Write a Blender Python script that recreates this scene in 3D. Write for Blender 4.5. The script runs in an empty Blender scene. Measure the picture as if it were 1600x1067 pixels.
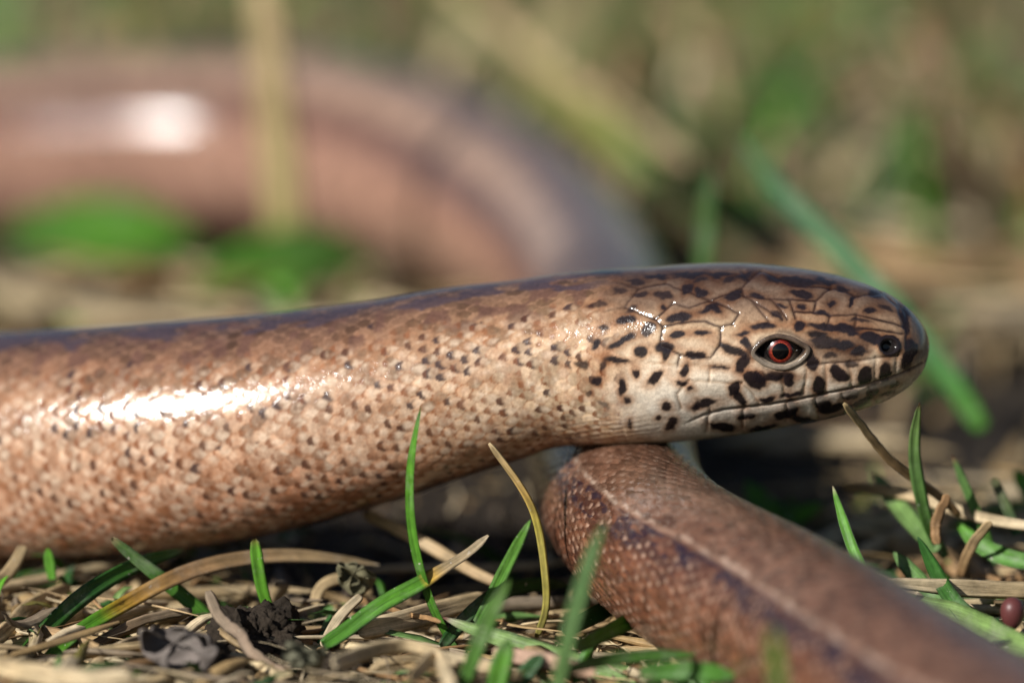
import bpy, math
import numpy as np
from mathutils import Vector

# ------------------------------------------------------------------ camera, world, sun, exposure
sc = bpy.context.scene
MM = 0.001                                   # everything below is laid out in millimetres
PITCH = math.radians(9.3)
SP, CP = math.sin(PITCH), math.cos(PITCH)
CAM = np.array([0.0, -251.0, 53.0])
FOC = 7500.0                                 # focal length in photo pixels (1600 wide)
GROUND = -3.6

cd = bpy.data.cameras.new('camera'); co = bpy.data.objects.new('camera', cd)
sc.collection.objects.link(co); sc.camera = co
co.location = CAM * MM
co.rotation_euler = (math.pi / 2 - PITCH, 0, 0)
cd.sensor_fit = 'HORIZONTAL'; cd.sensor_width = 23.6; cd.lens = FOC / 1600 * 23.6
cd.clip_start = 0.005; cd.clip_end = 100
cd.dof.use_dof = True; cd.dof.focus_distance = 249.6 * MM; cd.dof.aperture_fstop = 12.8
cd.dof.aperture_blades = 0

SUN_EL, SUN_AZ = math.radians(30), math.radians(47)        # azimuth: to the left of straight behind the camera
sd = Vector((-math.sin(SUN_AZ) * math.cos(SUN_EL), -math.cos(SUN_AZ) * math.cos(SUN_EL), math.sin(SUN_EL)))
w = bpy.data.worlds.new('World'); sc.world = w; w.use_nodes = True
nt = w.node_tree; bg = nt.nodes['Background']
sky = nt.nodes.new('ShaderNodeTexSky'); sky.sky_type = 'NISHITA'; sky.sun_disc = False
sky.sun_elevation = SUN_EL; sky.sun_rotation = math.atan2(sd.x, sd.y)
nt.links.new(sky.outputs[0], bg.inputs[0]); bg.inputs[1].default_value = 0.05
ld = bpy.data.lights.new('sun', 'SUN'); lo = bpy.data.objects.new('sun', ld); sc.collection.objects.link(lo)
ld.energy = 5.0; ld.angle = math.radians(0.53); ld.color = (1.0, 0.965, 0.915)
lo.rotation_euler = sd.to_track_quat('Z', 'Y').to_euler()
sc.view_settings.view_transform = 'Standard'; sc.view_settings.look = 'None'
sc.view_settings.exposure = 0.33; sc.view_settings.gamma = 1.0

rng = np.random.default_rng(11)

# ------------------------------------------------------------------ geometry helpers
def P(px, py, d):                            # photo pixel at a distance along the view axis
    a, b = (px - 800) / FOC * d, -(py - 533.5) / FOC * d
    return np.array([a, CAM[1] + d * CP + b * SP, CAM[2] - d * SP + b * CP])
def Pz(px, z, d):
    return np.array([(px - 800) / FOC * d, CAM[1] + (d - (CAM[2] - z) * SP) / CP, z])
def G(px, py, z):                            # photo pixel on the level z
    d = (CAM[2] - z) / (SP + CP * (py - 533.5) / FOC)
    return P(px, py, d)
def proj(p):
    r = p - CAM
    d = r[..., 1] * CP - r[..., 2] * SP
    u = r[..., 1] * SP + r[..., 2] * CP
    return 800 + r[..., 0] / d * FOC, 533.5 - u / d * FOC, d
def nrm(v):
    return v / np.maximum(np.linalg.norm(v, axis=-1, keepdims=True), 1e-12)
def sstep(a, b, x):
    t = np.clip((x - a) / (b - a), 0, 1)
    return t * t * (3 - 2 * t)
def spline(t, y, x):                         # natural cubic spline, y may be (n,k)
    t = np.asarray(t, float); y = np.asarray(y, float)
    y2 = y if y.ndim == 2 else y[:, None]
    n = len(t); h = np.diff(t)
    A = np.zeros((n, n)); R = np.zeros((n, y2.shape[1])); A[0, 0] = A[-1, -1] = 1
    for i in range(1, n - 1):
        A[i, i - 1], A[i, i], A[i, i + 1] = h[i - 1], 2 * (h[i - 1] + h[i]), h[i]
        R[i] = 6 * ((y2[i + 1] - y2[i]) / h[i] - (y2[i] - y2[i - 1]) / h[i - 1])
    M = np.linalg.solve(A, R)
    k = np.clip(np.searchsorted(t, x, side='right') - 1, 0, n - 2)
    hk = h[k][:, None]; a = (t[k + 1] - x)[:, None] / hk; b = (x - t[k])[:, None] / hk
    o = a * y2[k] + b * y2[k + 1] + ((a**3 - a) * M[k] + (b**3 - b) * M[k + 1]) * hk**2 / 6
    return o if y.ndim == 2 else o[:, 0]
def hash3(i, j, k, seed=0):
    h = (i.astype(np.int64) * 73856093) ^ (j.astype(np.int64) * 19349663) ^ (k.astype(np.int64) * 83492791) ^ (seed * 2654435761)
    h = (h ^ (h >> 13)) * 1274126177
    h = (h ^ (h >> 16)) & 0xffffffff
    h = (h * 2246822519) & 0xffffffff
    return ((h ^ (h >> 15)) & 0xffffff) / float(0xffffff)
def vnoise(p, seed=0):
    f = np.floor(p).astype(np.int64); t = p - f; t = t * t * (3 - 2 * t); o = 0
    for a in (0, 1):
        for b in (0, 1):
            for c in (0, 1):
                wgt = (t[:, 0] if a else 1 - t[:, 0]) * (t[:, 1] if b else 1 - t[:, 1]) * (t[:, 2] if c else 1 - t[:, 2])
                o = o + wgt * hash3(f[:, 0] + a, f[:, 1] + b, f[:, 2] + c, seed)
    return o
def fbm(p, seed=0, oct=3):
    o = 0; amp = .5; tot = 0
    for k in range(oct):
        o = o + amp * vnoise(p * 2**k + 17.3 * k, seed + k); tot += amp; amp *= .5
    return o / tot

def mesh_obj(name, v, quads, mat, col=None, parent=None, smooth=True, tris=None, grain=None):
    me = bpy.data.meshes.new(name)
    v = np.asarray(v, np.float32) * MM
    quads = np.asarray(quads, np.int32).reshape(-1, 4); nq = len(quads)
    tr = np.asarray(tris, np.int32).reshape(-1, 3) if tris is not None else np.zeros((0, 3), np.int32)
    me.vertices.add(len(v)); me.vertices.foreach_set('co', v.ravel())
    idx = np.concatenate([quads.ravel(), tr.ravel()])
    st = np.concatenate([np.arange(nq) * 4, nq * 4 + np.arange(len(tr)) * 3]).astype(np.int32)
    me.loops.add(len(idx)); me.loops.foreach_set('vertex_index', idx)
    me.polygons.add(len(st)); me.polygons.foreach_set('loop_start', st)
    me.update(calc_edges=True)
    me.polygons.foreach_set('use_smooth', np.full(len(st), smooth))
    if col is not None:
        at = me.color_attributes.new('tint', 'FLOAT_COLOR', 'POINT')
        c4 = np.ones((len(v), 4), np.float32); c = np.asarray(col, np.float32); c4[:, :c.shape[1]] = c
        at.data.foreach_set('color', c4.ravel())
    if grain is not None:
        ga = me.attributes.new('grain', 'FLOAT_VECTOR', 'POINT'); ga.data.foreach_set('vector', np.asarray(grain, np.float32).ravel())
    me.materials.append(mat); me.validate()
    o = bpy.data.objects.new(name, me); sc.collection.objects.link(o)
    if parent is not None: o.parent = parent
    return o
def tag(o, label, cat, group=None):
    o['label'] = label; o['category'] = cat
    if group: o['group'] = group
    return o
def grid_quads(nr, nc, closed=True, off=0):
    i = np.arange(nr - 1)[:, None]; j = np.arange(nc if closed else nc - 1)[None, :]; j2 = (j + 1) % nc
    return (np.stack([i * nc + j, i * nc + j2, (i + 1) * nc + j2, (i + 1) * nc + j], -1) + off).reshape(-1, 4)

# ------------------------------------------------------------------ materials
def material(name):
    m = bpy.data.materials.new(name); m.use_nodes = True
    t = m.node_tree; return m, t, t.nodes['Principled BSDF']
def node(t, typ, **kw):
    n = t.nodes.new(typ)
    for k, v in kw.items(): setattr(n, k, v)
    return n
def mmcoord(t, scale):
    tc = node(t, 'ShaderNodeNewGeometry'); m = node(t, 'ShaderNodeVectorMath', operation='SCALE')
    m.inputs['Scale'].default_value = 1000 * scale
    t.links.new(tc.outputs['Position'], m.inputs[0]); return m.outputs[0]
def noise(t, scale, detail=2, rough=.5):
    n = node(t, 'ShaderNodeTexNoise'); n.inputs['Scale'].default_value = 1.0
    n.inputs['Detail'].default_value = detail; n.inputs['Roughness'].default_value = rough
    t.links.new(mmcoord(t, scale), n.inputs['Vector']); return n
def maprange(t, src, a, b, c, d):
    n = node(t, 'ShaderNodeMapRange')
    for k, v in zip(('From Min', 'From Max', 'To Min', 'To Max'), (a, b, c, d)): n.inputs[k].default_value = v
    t.links.new(src, n.inputs['Value']); return n.outputs[0]
def mixc(t, fac, a, b, mode='MIX'):
    n = node(t, 'ShaderNodeMix', data_type='RGBA', blend_type=mode)
    for s, v in ((n.inputs[0], fac), (n.inputs[6], a), (n.inputs[7], b)):
        if isinstance(v, (int, float)): s.default_value = v
        elif isinstance(v, tuple): s.default_value = (*v, 1)
        else: t.links.new(v, s)
    return n.outputs[2]
def tint(t):
    return node(t, 'ShaderNodeAttribute', attribute_name='tint').outputs['Color']

def skin_material():
    m, t, b = material('skin')
    c = tint(t)
    n = noise(t, 5.0, 3, .6)
    c = mixc(t, 1.0, c, mixc(t, maprange(t, n.outputs[0], .3, .7, 0, 1), (.78, .76, .74), (1.18, 1.18, 1.16)), 'MULTIPLY')
    t.links.new(c, b.inputs['Base Color'])
    r = noise(t, 2.2, 3)
    t.links.new(maprange(t, r.outputs[0], .3, .7, .11, .19), b.inputs['Roughness'])
    b.inputs['Specular IOR Level'].default_value = .42
    b.inputs['Coat Weight'].default_value = .05; b.inputs['Coat Roughness'].default_value = .10
    bp = node(t, 'ShaderNodeBump'); bp.inputs['Strength'].default_value = .35; bp.inputs['Distance'].default_value = .00004
    f = noise(t, 9.0, 3)
    t.links.new(f.outputs[0], bp.inputs['Height']); t.links.new(bp.outputs[0], b.inputs['Normal'])
    return m
def plain(name, col, rough=.4, spec=.5, coat=0.0, coatr=.05):
    m, t, b = material(name)
    n = noise(t, 8.0, 3)
    t.links.new(mixc(t, n.outputs[0], tuple(x * .7 for x in col), tuple(x * 1.3 for x in col)), b.inputs['Base Color'])
    b.inputs['Roughness'].default_value = rough; b.inputs['Specular IOR Level'].default_value = spec
    b.inputs['Coat Weight'].default_value = coat; b.inputs['Coat Roughness'].default_value = coatr
    return m
def leaf_material(name, rough, translucent, dust, spec=.4, fibre=1.0, grainy=.5):
    m, t, b = material(name)
    c = tint(t)
    n = noise(t, 1.1, 4, .65)
    c = mixc(t, 1.0, c, mixc(t, maprange(t, n.outputs[0], .3, .7, 0, 1), (.68, .68, .66), (1.25, 1.22, 1.2)), 'MULTIPLY')
    ga = node(t, 'ShaderNodeAttribute', attribute_name='grain'); gn = node(t, 'ShaderNodeTexNoise')
    gn.inputs['Scale'].default_value = 1.0; gn.inputs['Detail'].default_value = 4; gn.inputs['Roughness'].default_value = .65
    t.links.new(ga.outputs['Vector'], gn.inputs['Vector'])
    c = mixc(t, grainy, c, mixc(t, maprange(t, gn.outputs[0], .32, .68, 0, 1), (.45, .42, .38), (1.35, 1.35, 1.32)), 'MULTIPLY')
    if dust:
        d = noise(t, 3.2, 2); c = mixc(t, maprange(t, d.outputs[0], .71, .75, 0, dust), c, (.62, .58, .50))
        d2 = noise(t, .5, 5, .7); c = mixc(t, maprange(t, d2.outputs[0], .52, .75, 0, .35 * dust), c, (.5, .48, .42))
    t.links.new(c, b.inputs['Base Color'])
    b.inputs['Roughness'].default_value = rough; b.inputs['Specular IOR Level'].default_value = spec
    bp = node(t, 'ShaderNodeBump'); bp.inputs['Strength'].default_value = .5 * fibre; bp.inputs['Distance'].default_value = .00006
    t.links.new(gn.outputs[0], bp.inputs['Height']); t.links.new(bp.outputs[0], b.inputs['Normal'])
    out = t.nodes['Material Output']
    if translucent:
        tr = node(t, 'ShaderNodeBsdfTranslucent'); mx = node(t, 'ShaderNodeMixShader')
        t.links.new(c, tr.inputs[0]); mx.inputs[0].default_value = translucent
        t.links.new(b.outputs[0], mx.inputs[1]); t.links.new(tr.outputs[0], mx.inputs[2])
        t.links.new(mx.outputs[0], out.inputs[0])
    return m
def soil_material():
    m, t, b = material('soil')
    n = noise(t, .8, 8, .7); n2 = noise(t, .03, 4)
    c = mixc(t, maprange(t, n.outputs[0], .3, .7, 0, 1), (.007, .0055, .0045), (.042, .031, .022))  # soil darkened all over; shade behind the head is put into its colour
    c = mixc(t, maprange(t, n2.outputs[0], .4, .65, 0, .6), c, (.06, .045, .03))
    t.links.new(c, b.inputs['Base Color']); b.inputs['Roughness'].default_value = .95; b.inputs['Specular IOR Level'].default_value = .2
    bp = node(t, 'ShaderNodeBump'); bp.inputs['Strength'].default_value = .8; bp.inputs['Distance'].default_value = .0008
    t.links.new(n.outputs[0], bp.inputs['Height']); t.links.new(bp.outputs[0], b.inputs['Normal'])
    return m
SKIN = skin_material()
GRASS = leaf_material('grass_blade', .45, .22, .8, .35, 1.4, .75)
STRAW = leaf_material('dry_straw', .62, .12, .25, .3, 1.2, .9)
BARK = leaf_material('dead_leaf', .85, .05, .3, .2)
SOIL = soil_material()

# ------------------------------------------------------------------ the slow worm's path (centre, half height, half width)
prof = np.array([  # photo x, upper outline y, lower outline y, distance, half width mm
 (1451,545,545,254.6,0.0),(1449,529,561,254.6,.85),(1444,515,576,254.6,1.35),(1436,502,589,254.6,1.75),(1425,489,601,254.6,2.15),
 (1408,474,614,254.6,2.6),(1385,460,627,254.6,3.0),(1350,445,640,254.6,3.45),(1300,430,653,254.6,3.85),(1250,420,662,254.6,4.15),
 (1200,414,671,254.6,4.4),(1150,411,679,254.6,4.6),(1100,412,686,254.7,4.75),(1050,415,691,254.8,4.75),(1000,418,695,254.9,4.65),
 (950,421,696,255.1,4.6),(900,425,696,255.5,4.55),(850,430,702,256,4.6),(800,435,718,256.8,4.75),(700,447,750,258.6,5.1),
 (600,463,784,260.8,5.45),(500,477,813,262.8,5.7),(400,489,838,264.6,5.9),(300,498,855,266.2,6.05),(200,506,866,267.7,6.15),
 (100,513,874,269.1,6.25),(0,519,880,270.4,6.3)])
_xs = np.arange(0, 1452.0); _sl = np.interp(_xs, [0, 200, 350, 500, 700, 900, 1000, 1150, 1451], [.020, .0165, .0125, .009, .0068, .006, .006, .0065, .0065])
prof[:, 3] = np.interp(prof[:, 0], _xs, 252.6 + np.cumsum(_sl[::-1])[::-1])
tq = np.sqrt(1451 - prof[:, 0])
tt = np.linspace(0, tq[-1], 500)
pq = spline(tq, prof[:, 1:], tt)
pxs = 1451 - tt**2
cy = (pq[:, 0] + pq[:, 1]) / 2
c_head = np.stack([P(a, b, d) for a, b, d in zip(pxs, cy, pq[:, 2])])
slope = np.gradient(cy, pxs + 1e-9) ; slope[:60] = slope[60]
hh_head = (pq[:, 1] - pq[:, 0]) / 2 / FOC * pq[:, 2] * np.cos(np.arctan(slope))
hw_head = np.maximum(pq[:, 3], 0)
hh_head[0] = 0; hw_head[0] = 0
rest = [ # centre, radius
 (Pz(-200,3.9,270.0),6.4),(Pz(-450,4.0,280),6.7),(Pz(-610,4.1,310),7.0),(Pz(-610,4.2,350),7.2),(Pz(-450,4.3,382),7.3),(Pz(-220,4.4,392.2),7.3),
 (P(0,238,393.8),7.6),(P(150,230,392.5),7.65),(P(300,225,390.6),7.65),(P(450,228,386.9),7.6),(P(580,246,380.2),7.4),(P(700,286,370.8),7.1),(P(800,342,358),6.75),
 (P(880,410,342),6.1),(P(930,500,322),5.7),(P(945,600,299),5.2),(P(950,690,274),4.75),(P(962,745,264.8),4.55),(P(1000,820,254.5),4.4),
 (P(1085,890,246.5),4.4),(P(1200,955,240.5),4.55),(P(1395,1083,228),4.7),(P(1600,1203,216),4.75),(Pz(1850,-.5,202),4.4),(Pz(2150,-.8,190),3.7),(Pz(2500,-1.4,180),2.6),(Pz(2800,-2.2,172),1.3),(Pz(2900,-2.6,170),.15)]
sel = np.unique(np.concatenate([np.arange(0, 60, 3), np.arange(60, 500, 14), [499]]))
ctrl = np.concatenate([c_head[sel], np.array([r[0] for r in rest])])
ch = np.concatenate([hh_head[sel], [r[1] * .98 for r in rest]])
cw = np.concatenate([hw_head[sel], [r[1] for r in rest]])
arc = np.concatenate([[0], np.cumsum(np.linalg.norm(np.diff(ctrl, axis=0), axis=1))])
s_exit = arc[len(sel) - 1]                       # where the near part leaves the frame
pr_all = proj(ctrl)
s_back0 = arc[len(sel) + 5]; s_back1 = arc[len(sel) + 14]; s_tail1 = arc[len(sel) + 23]
ss = []
s = 0.0
while s < arc[-1]:
    ss.append(s)
    if s < 1.2: ds = .03 + s * .03
    elif s < 19: ds = .066
    elif s < s_exit + 2: ds = .105
    elif s < s_back0: ds = 1.2
    elif s < s_back1: ds = .45
    elif s < s_back1 + 16: ds = .45
    elif s < s_tail1: ds = .12
    else: ds = .6
    s += ds
ss.append(arc[-1]); ss = np.array(ss)
cen = np.stack([np.interp(ss, arc, ctrl[:, k]) for k in range(3)], 1)
cen = spline(arc, ctrl, ss)
hh = np.where(ss < s_exit, np.interp(ss, arc, ch), spline(arc, ch, ss)); hw = np.where(ss < s_exit, np.interp(ss, arc, cw), spline(arc, cw, ss))
# smoother radii on the head: interpolate from the dense profile
s_dense = np.concatenate([[0], np.cumsum(np.linalg.norm(np.diff(c_head, axis=0), axis=1))])
near = ss < s_dense[-1]
hh[near] = np.interp(ss[near], s_dense, hh_head); hw[near] = np.interp(ss[near], s_dense, hw_head)
hh = np.maximum(hh, 0.003); hw = np.maximum(hw, 0.003)
T = nrm(np.gradient(cen, ss, axis=0))
for _ in range(12): T[1:-1] = nrm(T[:-2] + 2 * T[1:-1] + T[2:])
T[:40] = nrm(T[40])
UPV = np.array([0, 0, 1.0])
LAT = nrm(np.cross(T, UPV)); DOR = np.cross(LAT, T)
# moving tailwards along -X: T=(-1,0,0); T x up = (0,1,0) -> LAT points away from the camera, so near side = -LAT
NP = 384
phi = (np.arange(NP) + .5) / NP * 2 * np.pi          # 0 dorsal, pi/2 near flank of the head, pi ventral
def sup(c, n): return np.sign(c) * np.abs(c) ** (2 / n)
n_exp = 2.0 + .30 * sstep(.5, 4, ss) * (1 - sstep(15, 22, ss))
cx = np.stack([sup(np.sin(phi), n) for n in n_exp]); cz = np.stack([sup(np.cos(phi), n) for n in n_exp])
# throat flatter and chin narrower
headw = 1 - sstep(12, 17, ss)
chin = (1 - .22 * headw[:, None] * sstep(.1, .9, -cz))
base = cen[:, None] - LAT[:, None] * (hw[:, None] * cx * chin)[..., None] + DOR[:, None] * (hh[:, None] * cz)[..., None]
nr = len(ss)
du = np.gradient(base, axis=0); dv = np.roll(base, -1, 1) - np.roll(base, 1, 1)
NOR = nrm(np.cross(du, dv)); 
out = base - cen[:, None]
if (NOR[nr // 2] * out[nr // 2]).sum() < 0: NOR = -NOR
NOR[:3] = nrm(out[:3] * .3 - T[:3, None] * 1.0)

S = np.repeat(ss, NP); PH = np.tile(phi, nr); POS = base.reshape(-1, 3); NV = NOR.reshape(-1, 3)
deg = np.degrees(np.minimum(PH, 2 * np.pi - PH))      # 0 dorsal .. 180 ventral, both flanks
RAD = np.repeat(np.sqrt(hh * hw), NP)
# ---- scales
NS = 46
def scales(S, PH, L):
    q_ = np.stack([S * .9, PH * 5.2, PH * 0], 1); a = S / L + .30 * (vnoise(q_, 3) - .5) + .12 * (vnoise(q_ * 2.3, 4) - .5); c = PH / (2 * np.pi) * NS + .14 * (vnoise(q_ * 1.3, 8) - .5)
    i0 = np.floor(a); fr = a - i0
    def cand(i, da):
        off = np.where(np.mod(i, 2) == 0, 0., .5)
        j = np.floor(c - off); dc = c - off - j - .5
        return np.mod(j, NS), dc, .95 + .55 * (1 - (2 * dc)**2)
    j1, d1, e1 = cand(i0 - 1, 1 + fr); j0, d0, e0 = cand(i0, fr)
    top = (1 + fr) < e1
    i = np.where(top, i0 - 1, i0); j = np.where(top, j1, j0); dc = np.where(top, d1, d0)
    da = np.where(top, 1 + fr, fr); e = np.where(top, e1, e0) - da
    return i, j, da, dc, e
Ls = .66
si, sj, sda, sdc, se = scales(S, PH, Ls)
h1 = hash3(si, sj, si * 0, 1); h2 = hash3(si, sj, si * 0, 2); h3 = hash3(si, sj, si * 0, 3); h4 = hash3(si, sj, si * 0, 4)
isbody = sstep(14.5, 18, S + 1.0 * (deg / 90 - 1))       # head shields give way to scales
amp = .0105 * RAD / 6 * (1 + 2.2 * sstep(s_back1 - 4, s_back1 + 10, S))
disp_s = amp * (1.2 * (1 - (2 * sdc)**2) * sstep(0, .5, se + .15) + 1.0 * sstep(0, .35, se) * sda / 1.5 + 1.3 * (h1 - .5) * sdc * 2 + 1.3 * (h2 - .5) * (sda - .7))
disp_s -= amp * .9 * (1 - sstep(0, .10, se))
DISP = disp_s * isbody
n_lo = fbm(POS * .12, 21, 3); n_mid = fbm(POS * .55, 31, 3); n_hi = fbm(POS * 2.2, 41, 3)
DISP += .10 * (n_lo - .5) * (S > 16)

# ---- colour of the body by angle round it
def ramp(x, stops):
    xs = [q[0] for q in stops]
    return np.stack([np.interp(x, xs, [q[1][k] for q in stops]) for k in range(3)], 1)
dn = deg + 10 * (n_mid - .5) + 6 * (h3 - .5)
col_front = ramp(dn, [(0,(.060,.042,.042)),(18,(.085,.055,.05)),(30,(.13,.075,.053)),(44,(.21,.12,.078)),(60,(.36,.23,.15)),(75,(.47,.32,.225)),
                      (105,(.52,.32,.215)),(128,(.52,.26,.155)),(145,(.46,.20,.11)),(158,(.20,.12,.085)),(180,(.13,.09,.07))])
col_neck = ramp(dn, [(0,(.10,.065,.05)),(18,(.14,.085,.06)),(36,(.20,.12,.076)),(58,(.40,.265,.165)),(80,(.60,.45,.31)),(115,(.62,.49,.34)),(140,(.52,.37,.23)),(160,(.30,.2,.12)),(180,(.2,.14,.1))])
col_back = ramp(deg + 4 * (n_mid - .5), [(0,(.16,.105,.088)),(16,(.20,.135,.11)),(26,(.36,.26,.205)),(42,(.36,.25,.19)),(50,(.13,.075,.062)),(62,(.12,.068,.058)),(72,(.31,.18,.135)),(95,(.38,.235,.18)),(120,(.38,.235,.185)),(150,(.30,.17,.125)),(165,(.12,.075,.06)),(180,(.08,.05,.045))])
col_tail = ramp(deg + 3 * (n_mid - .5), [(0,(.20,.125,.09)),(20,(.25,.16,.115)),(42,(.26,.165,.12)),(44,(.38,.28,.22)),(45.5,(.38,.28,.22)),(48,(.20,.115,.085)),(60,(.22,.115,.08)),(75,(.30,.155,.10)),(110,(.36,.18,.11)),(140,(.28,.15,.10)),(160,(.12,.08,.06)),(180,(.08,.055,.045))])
k_neck = (1 - sstep(17, 34, S))[:, None]
k_back = sstep(s_exit, s_exit + 20, S)[:, None]
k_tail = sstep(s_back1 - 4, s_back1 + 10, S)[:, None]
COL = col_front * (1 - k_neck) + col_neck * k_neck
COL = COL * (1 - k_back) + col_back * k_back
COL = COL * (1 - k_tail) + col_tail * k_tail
frontk = (1 - k_back[:, 0]); tailk = k_tail[:, 0]
# per scale lightness, brown rear edges, pale middles, dark flecks
COL = COL * np.array([.82, .77, .73]) * (.60 + .80 * h1)[:, None] * (.75 + .5 * n_hi)[:, None]
edge = 1 - sstep(.02, .30, se)
cenr = sstep(.45, .1, np.abs(sdc)) if False else 1 - sstep(.12, .45, np.abs(sdc))
flank = sstep(40, 62, deg) * (1 - sstep(150, 165, deg))
def mix(col, to, f):
    f = np.clip(f, 0, 1)[:, None]; return col * (1 - f) + np.array(to) * f
rim = (1 - sstep(.0, .16, se)) + .7 * sstep(.36, .5, np.abs(sdc)) * (1 - sstep(1.0, 1.3, sda))
COL = mix(COL, (.26, .115, .055), frontk * .85 * flank * rim * isbody * sstep(.35, .6, n_mid))
COL = mix(COL, (.25, .095, .04), frontk * flank * sstep(.30, .5, h2 + .5 * (n_mid - .5)) * edge * cenr * .85 * isbody)
COL = mix(COL, (.66, .53, .41), frontk * flank * .55 * sstep(.25, .6, se) * cenr * sstep(.4, .6, n_hi) * isbody)
COL = mix(COL, (.36, .20, .13), frontk * (1 - flank) * .5 * rim * isbody)
vs = fbm(np.stack([S * 2.6, PH * RAD * 1.1, S * 0], 1), 121, 3); vs2 = fbm(np.stack([S * 1.5 + 9, PH * RAD * 1.2, S * 0], 1), 131, 3)
COL = mix(COL, (.22, .085, .038), frontk * isbody * sstep(30, 50, deg) * .45 * sstep(.52, .66, vs) * (.5 + .5 * sstep(60, 110, deg)))
COL = mix(COL, (.60, .46, .34), frontk * isbody * flank * .3 * sstep(.55, .68, vs2))
COL = mix(COL, (.10, .05, .04), frontk * isbody * (1 - flank) * .7 * sstep(.50, .64, vs2))
# dark flecks: dotted lines along the flank and loose ones
row = sj * 360 / NS; row = np.minimum(row, 360 - row)
pd = .045 + .30 * (np.abs(row - 65) < 7) + .10 * (np.abs(row - 86) < 7) + .07 * (np.abs(row - 112) < 20) + .10 * (np.abs(row - 40) < 8)
fleck = (h4 * (.55 + .9 * h2) < pd * (.5 + 1.0 * (n_lo > .5))) * sstep(.62, .35, se) if False else (h4 < pd * (.5 + 1.0 * (n_lo > .5))) * (1 - sstep(.38, .62, se)) * (1 - sstep(.22, .42, np.abs(sdc + .5 * (n_hi - .5))))
COL = mix(COL, (.035, .022, .025), frontk * fleck * .9 * isbody)
h9 = hash3(si, sj, si * 0, 9); h10 = hash3(si, sj, si * 0, 10)
pb_ = .42 + .38 * sstep(85, 112, deg) + .25 * (n_lo - .5)
ctr = np.exp(-((se - .14) / (.24 + .20 * h10))**2 - (sdc / (.24 + .16 * h10) + .5 * (n_hi - .5))**2)
bf = (h9 < pb_) * sstep(.25, .6, ctr) * (.55 + .45 * h10)
bcol = np.where((h10 > .72)[:, None], np.array([.070, .030, .020]), np.array([.17, .060, .026]))
f_ = np.clip(frontk * bf * .95 * isbody * sstep(36, 50, deg) * (1 - sstep(152, 164, deg)), 0, 1)[:, None]
COL = COL * (1 - f_) + bcol * f_
ob = fbm(POS * 1.1 + 50, 151, 3); COL = mix(COL, (.34, .14, .06), frontk * isbody * flank * .30 * sstep(.55, .70, ob))
topd = (deg < 27 + 26 * (n_mid - .5)) * (fbm(np.stack([S * .7, PH * 10, S * 0], 1), 55, 3) > .49)
COL = mix(COL, (.045, .035, .05), frontk * topd * .75 * isbody)
# tail: dark blotches under the pale line, pale tips, fine long streaks
blot = sstep(.44, .50, fbm(np.stack([S * .45, deg * .13, S * 0], 1), 61, 3)) * np.exp(-((deg - 57) / 9.0)**4)
COL = mix(COL, (.05, .03, .045), tailk * sstep(.2, .6, blot) * (.35 + .65 * (h1 > .35)))
COL = mix(COL, (.55, .40, .31), tailk * sstep(.35, .5, h2) * (1 - sstep(.1, .6, se)) * (1 - sstep(.1, .3, np.abs(sdc))) * .65 * sstep(48, 60, deg))
COL = mix(COL, (.13, .06, .04), tailk * .85 * sstep(.22, .46, np.abs(sdc)) * sstep(46, 56, deg))
COL = mix(COL, (.15, .09, .065), tailk * .55 * sstep(.36, .5, np.abs(sdc)) * (1 - sstep(40, 50, deg)))

streak = fbm(np.stack([S * 1.7, PH * RAD * 4.6, S * 0], 1), 101, 3)
COL = mix(COL, (.10, .045, .03), tailk * .6 * sstep(.52, .64, streak) * (.45 + .55 * sstep(46, 54, deg)))
COL = mix(COL, (.46, .32, .24), tailk * .25 * sstep(.54, .66, fbm(np.stack([S * 1.7 + 40, PH * RAD * 4.6, S * 0], 1), 111, 3)))
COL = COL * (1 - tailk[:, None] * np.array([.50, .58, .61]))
COL = mix(COL, (.33, .25, .20), tailk * np.exp(-((deg + 4 * (n_mid - .5) + 3 * (h1 - .5) - 45) / 1.5)**2) * (.15 + .65 * (h2 > .4)) * (.4 + .9 * n_hi))
tipm = (h9 < .5) * (1 - sstep(.10, .45, se)) * (1 - sstep(.12, .34, np.abs(sdc)))
COL = mix(COL, (.40, .27, .20), tailk * .55 * tipm * sstep(46, 56, deg)); COL = mix(COL, (.24, .165, .125), tailk * .4 * tipm * (1 - sstep(40, 48, deg)))
COL = mix(COL, (.045, .020, .014), tailk * .55 * (h10 > .5) * sstep(.45, .6, streak) * sstep(48, 56, deg))
sqd = (fbm(np.stack([S * .4, deg * .09, S * 0], 1), 161, 2) > .48) * (h4 < .66) * sstep(47, 50, deg) * (1 - sstep(60, 67, deg + 8 * (h1 - .5))) * sstep(.02, .12, se) * (1 - sstep(.36, .48, np.abs(sdc)))
COL = mix(COL, (.020, .013, .022), tailk * .85 * sqd)
# ---- the head: shields, blotches, mouth, nostril, eye socket (traced on the flank seen, mirrored to the other)
HN = int(np.searchsorted(ss, 24.0)) * NP
hp = POS[:HN].reshape(-1, NP, 3).copy()
fx, fy, _ = proj(hp)
half = NP // 2
fx[:, half:] = fx[:, :half][:, ::-1]; fy[:, half:] = fy[:, :half][:, ::-1]
fx, fy = fx.ravel(), fy.ravel()
hS, hdeg = S[:HN], deg[:HN]
hq = POS[:HN].copy().reshape(-1, NP, 3)
hq[:, half:] = hq[:, :half][:, ::-1] + np.array([3.1, 5.7, 1.3]); hq = hq.reshape(-1, 3)
wob = np.stack([fbm(hq * 1.5, 71, 4) - .5, fbm(hq * 1.5, 77, 4) - .5], 1)
wx, wy = fx + 17 * wob[:, 0], fy + 17 * wob[:, 1]
hm_n = fbm(hq * .9, 81, 4); hh_n = fbm(hq * 3.5, 83, 3)
def Z1(x, y): return 900 + x / 2.6667, 390 + y / 2.6667
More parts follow.
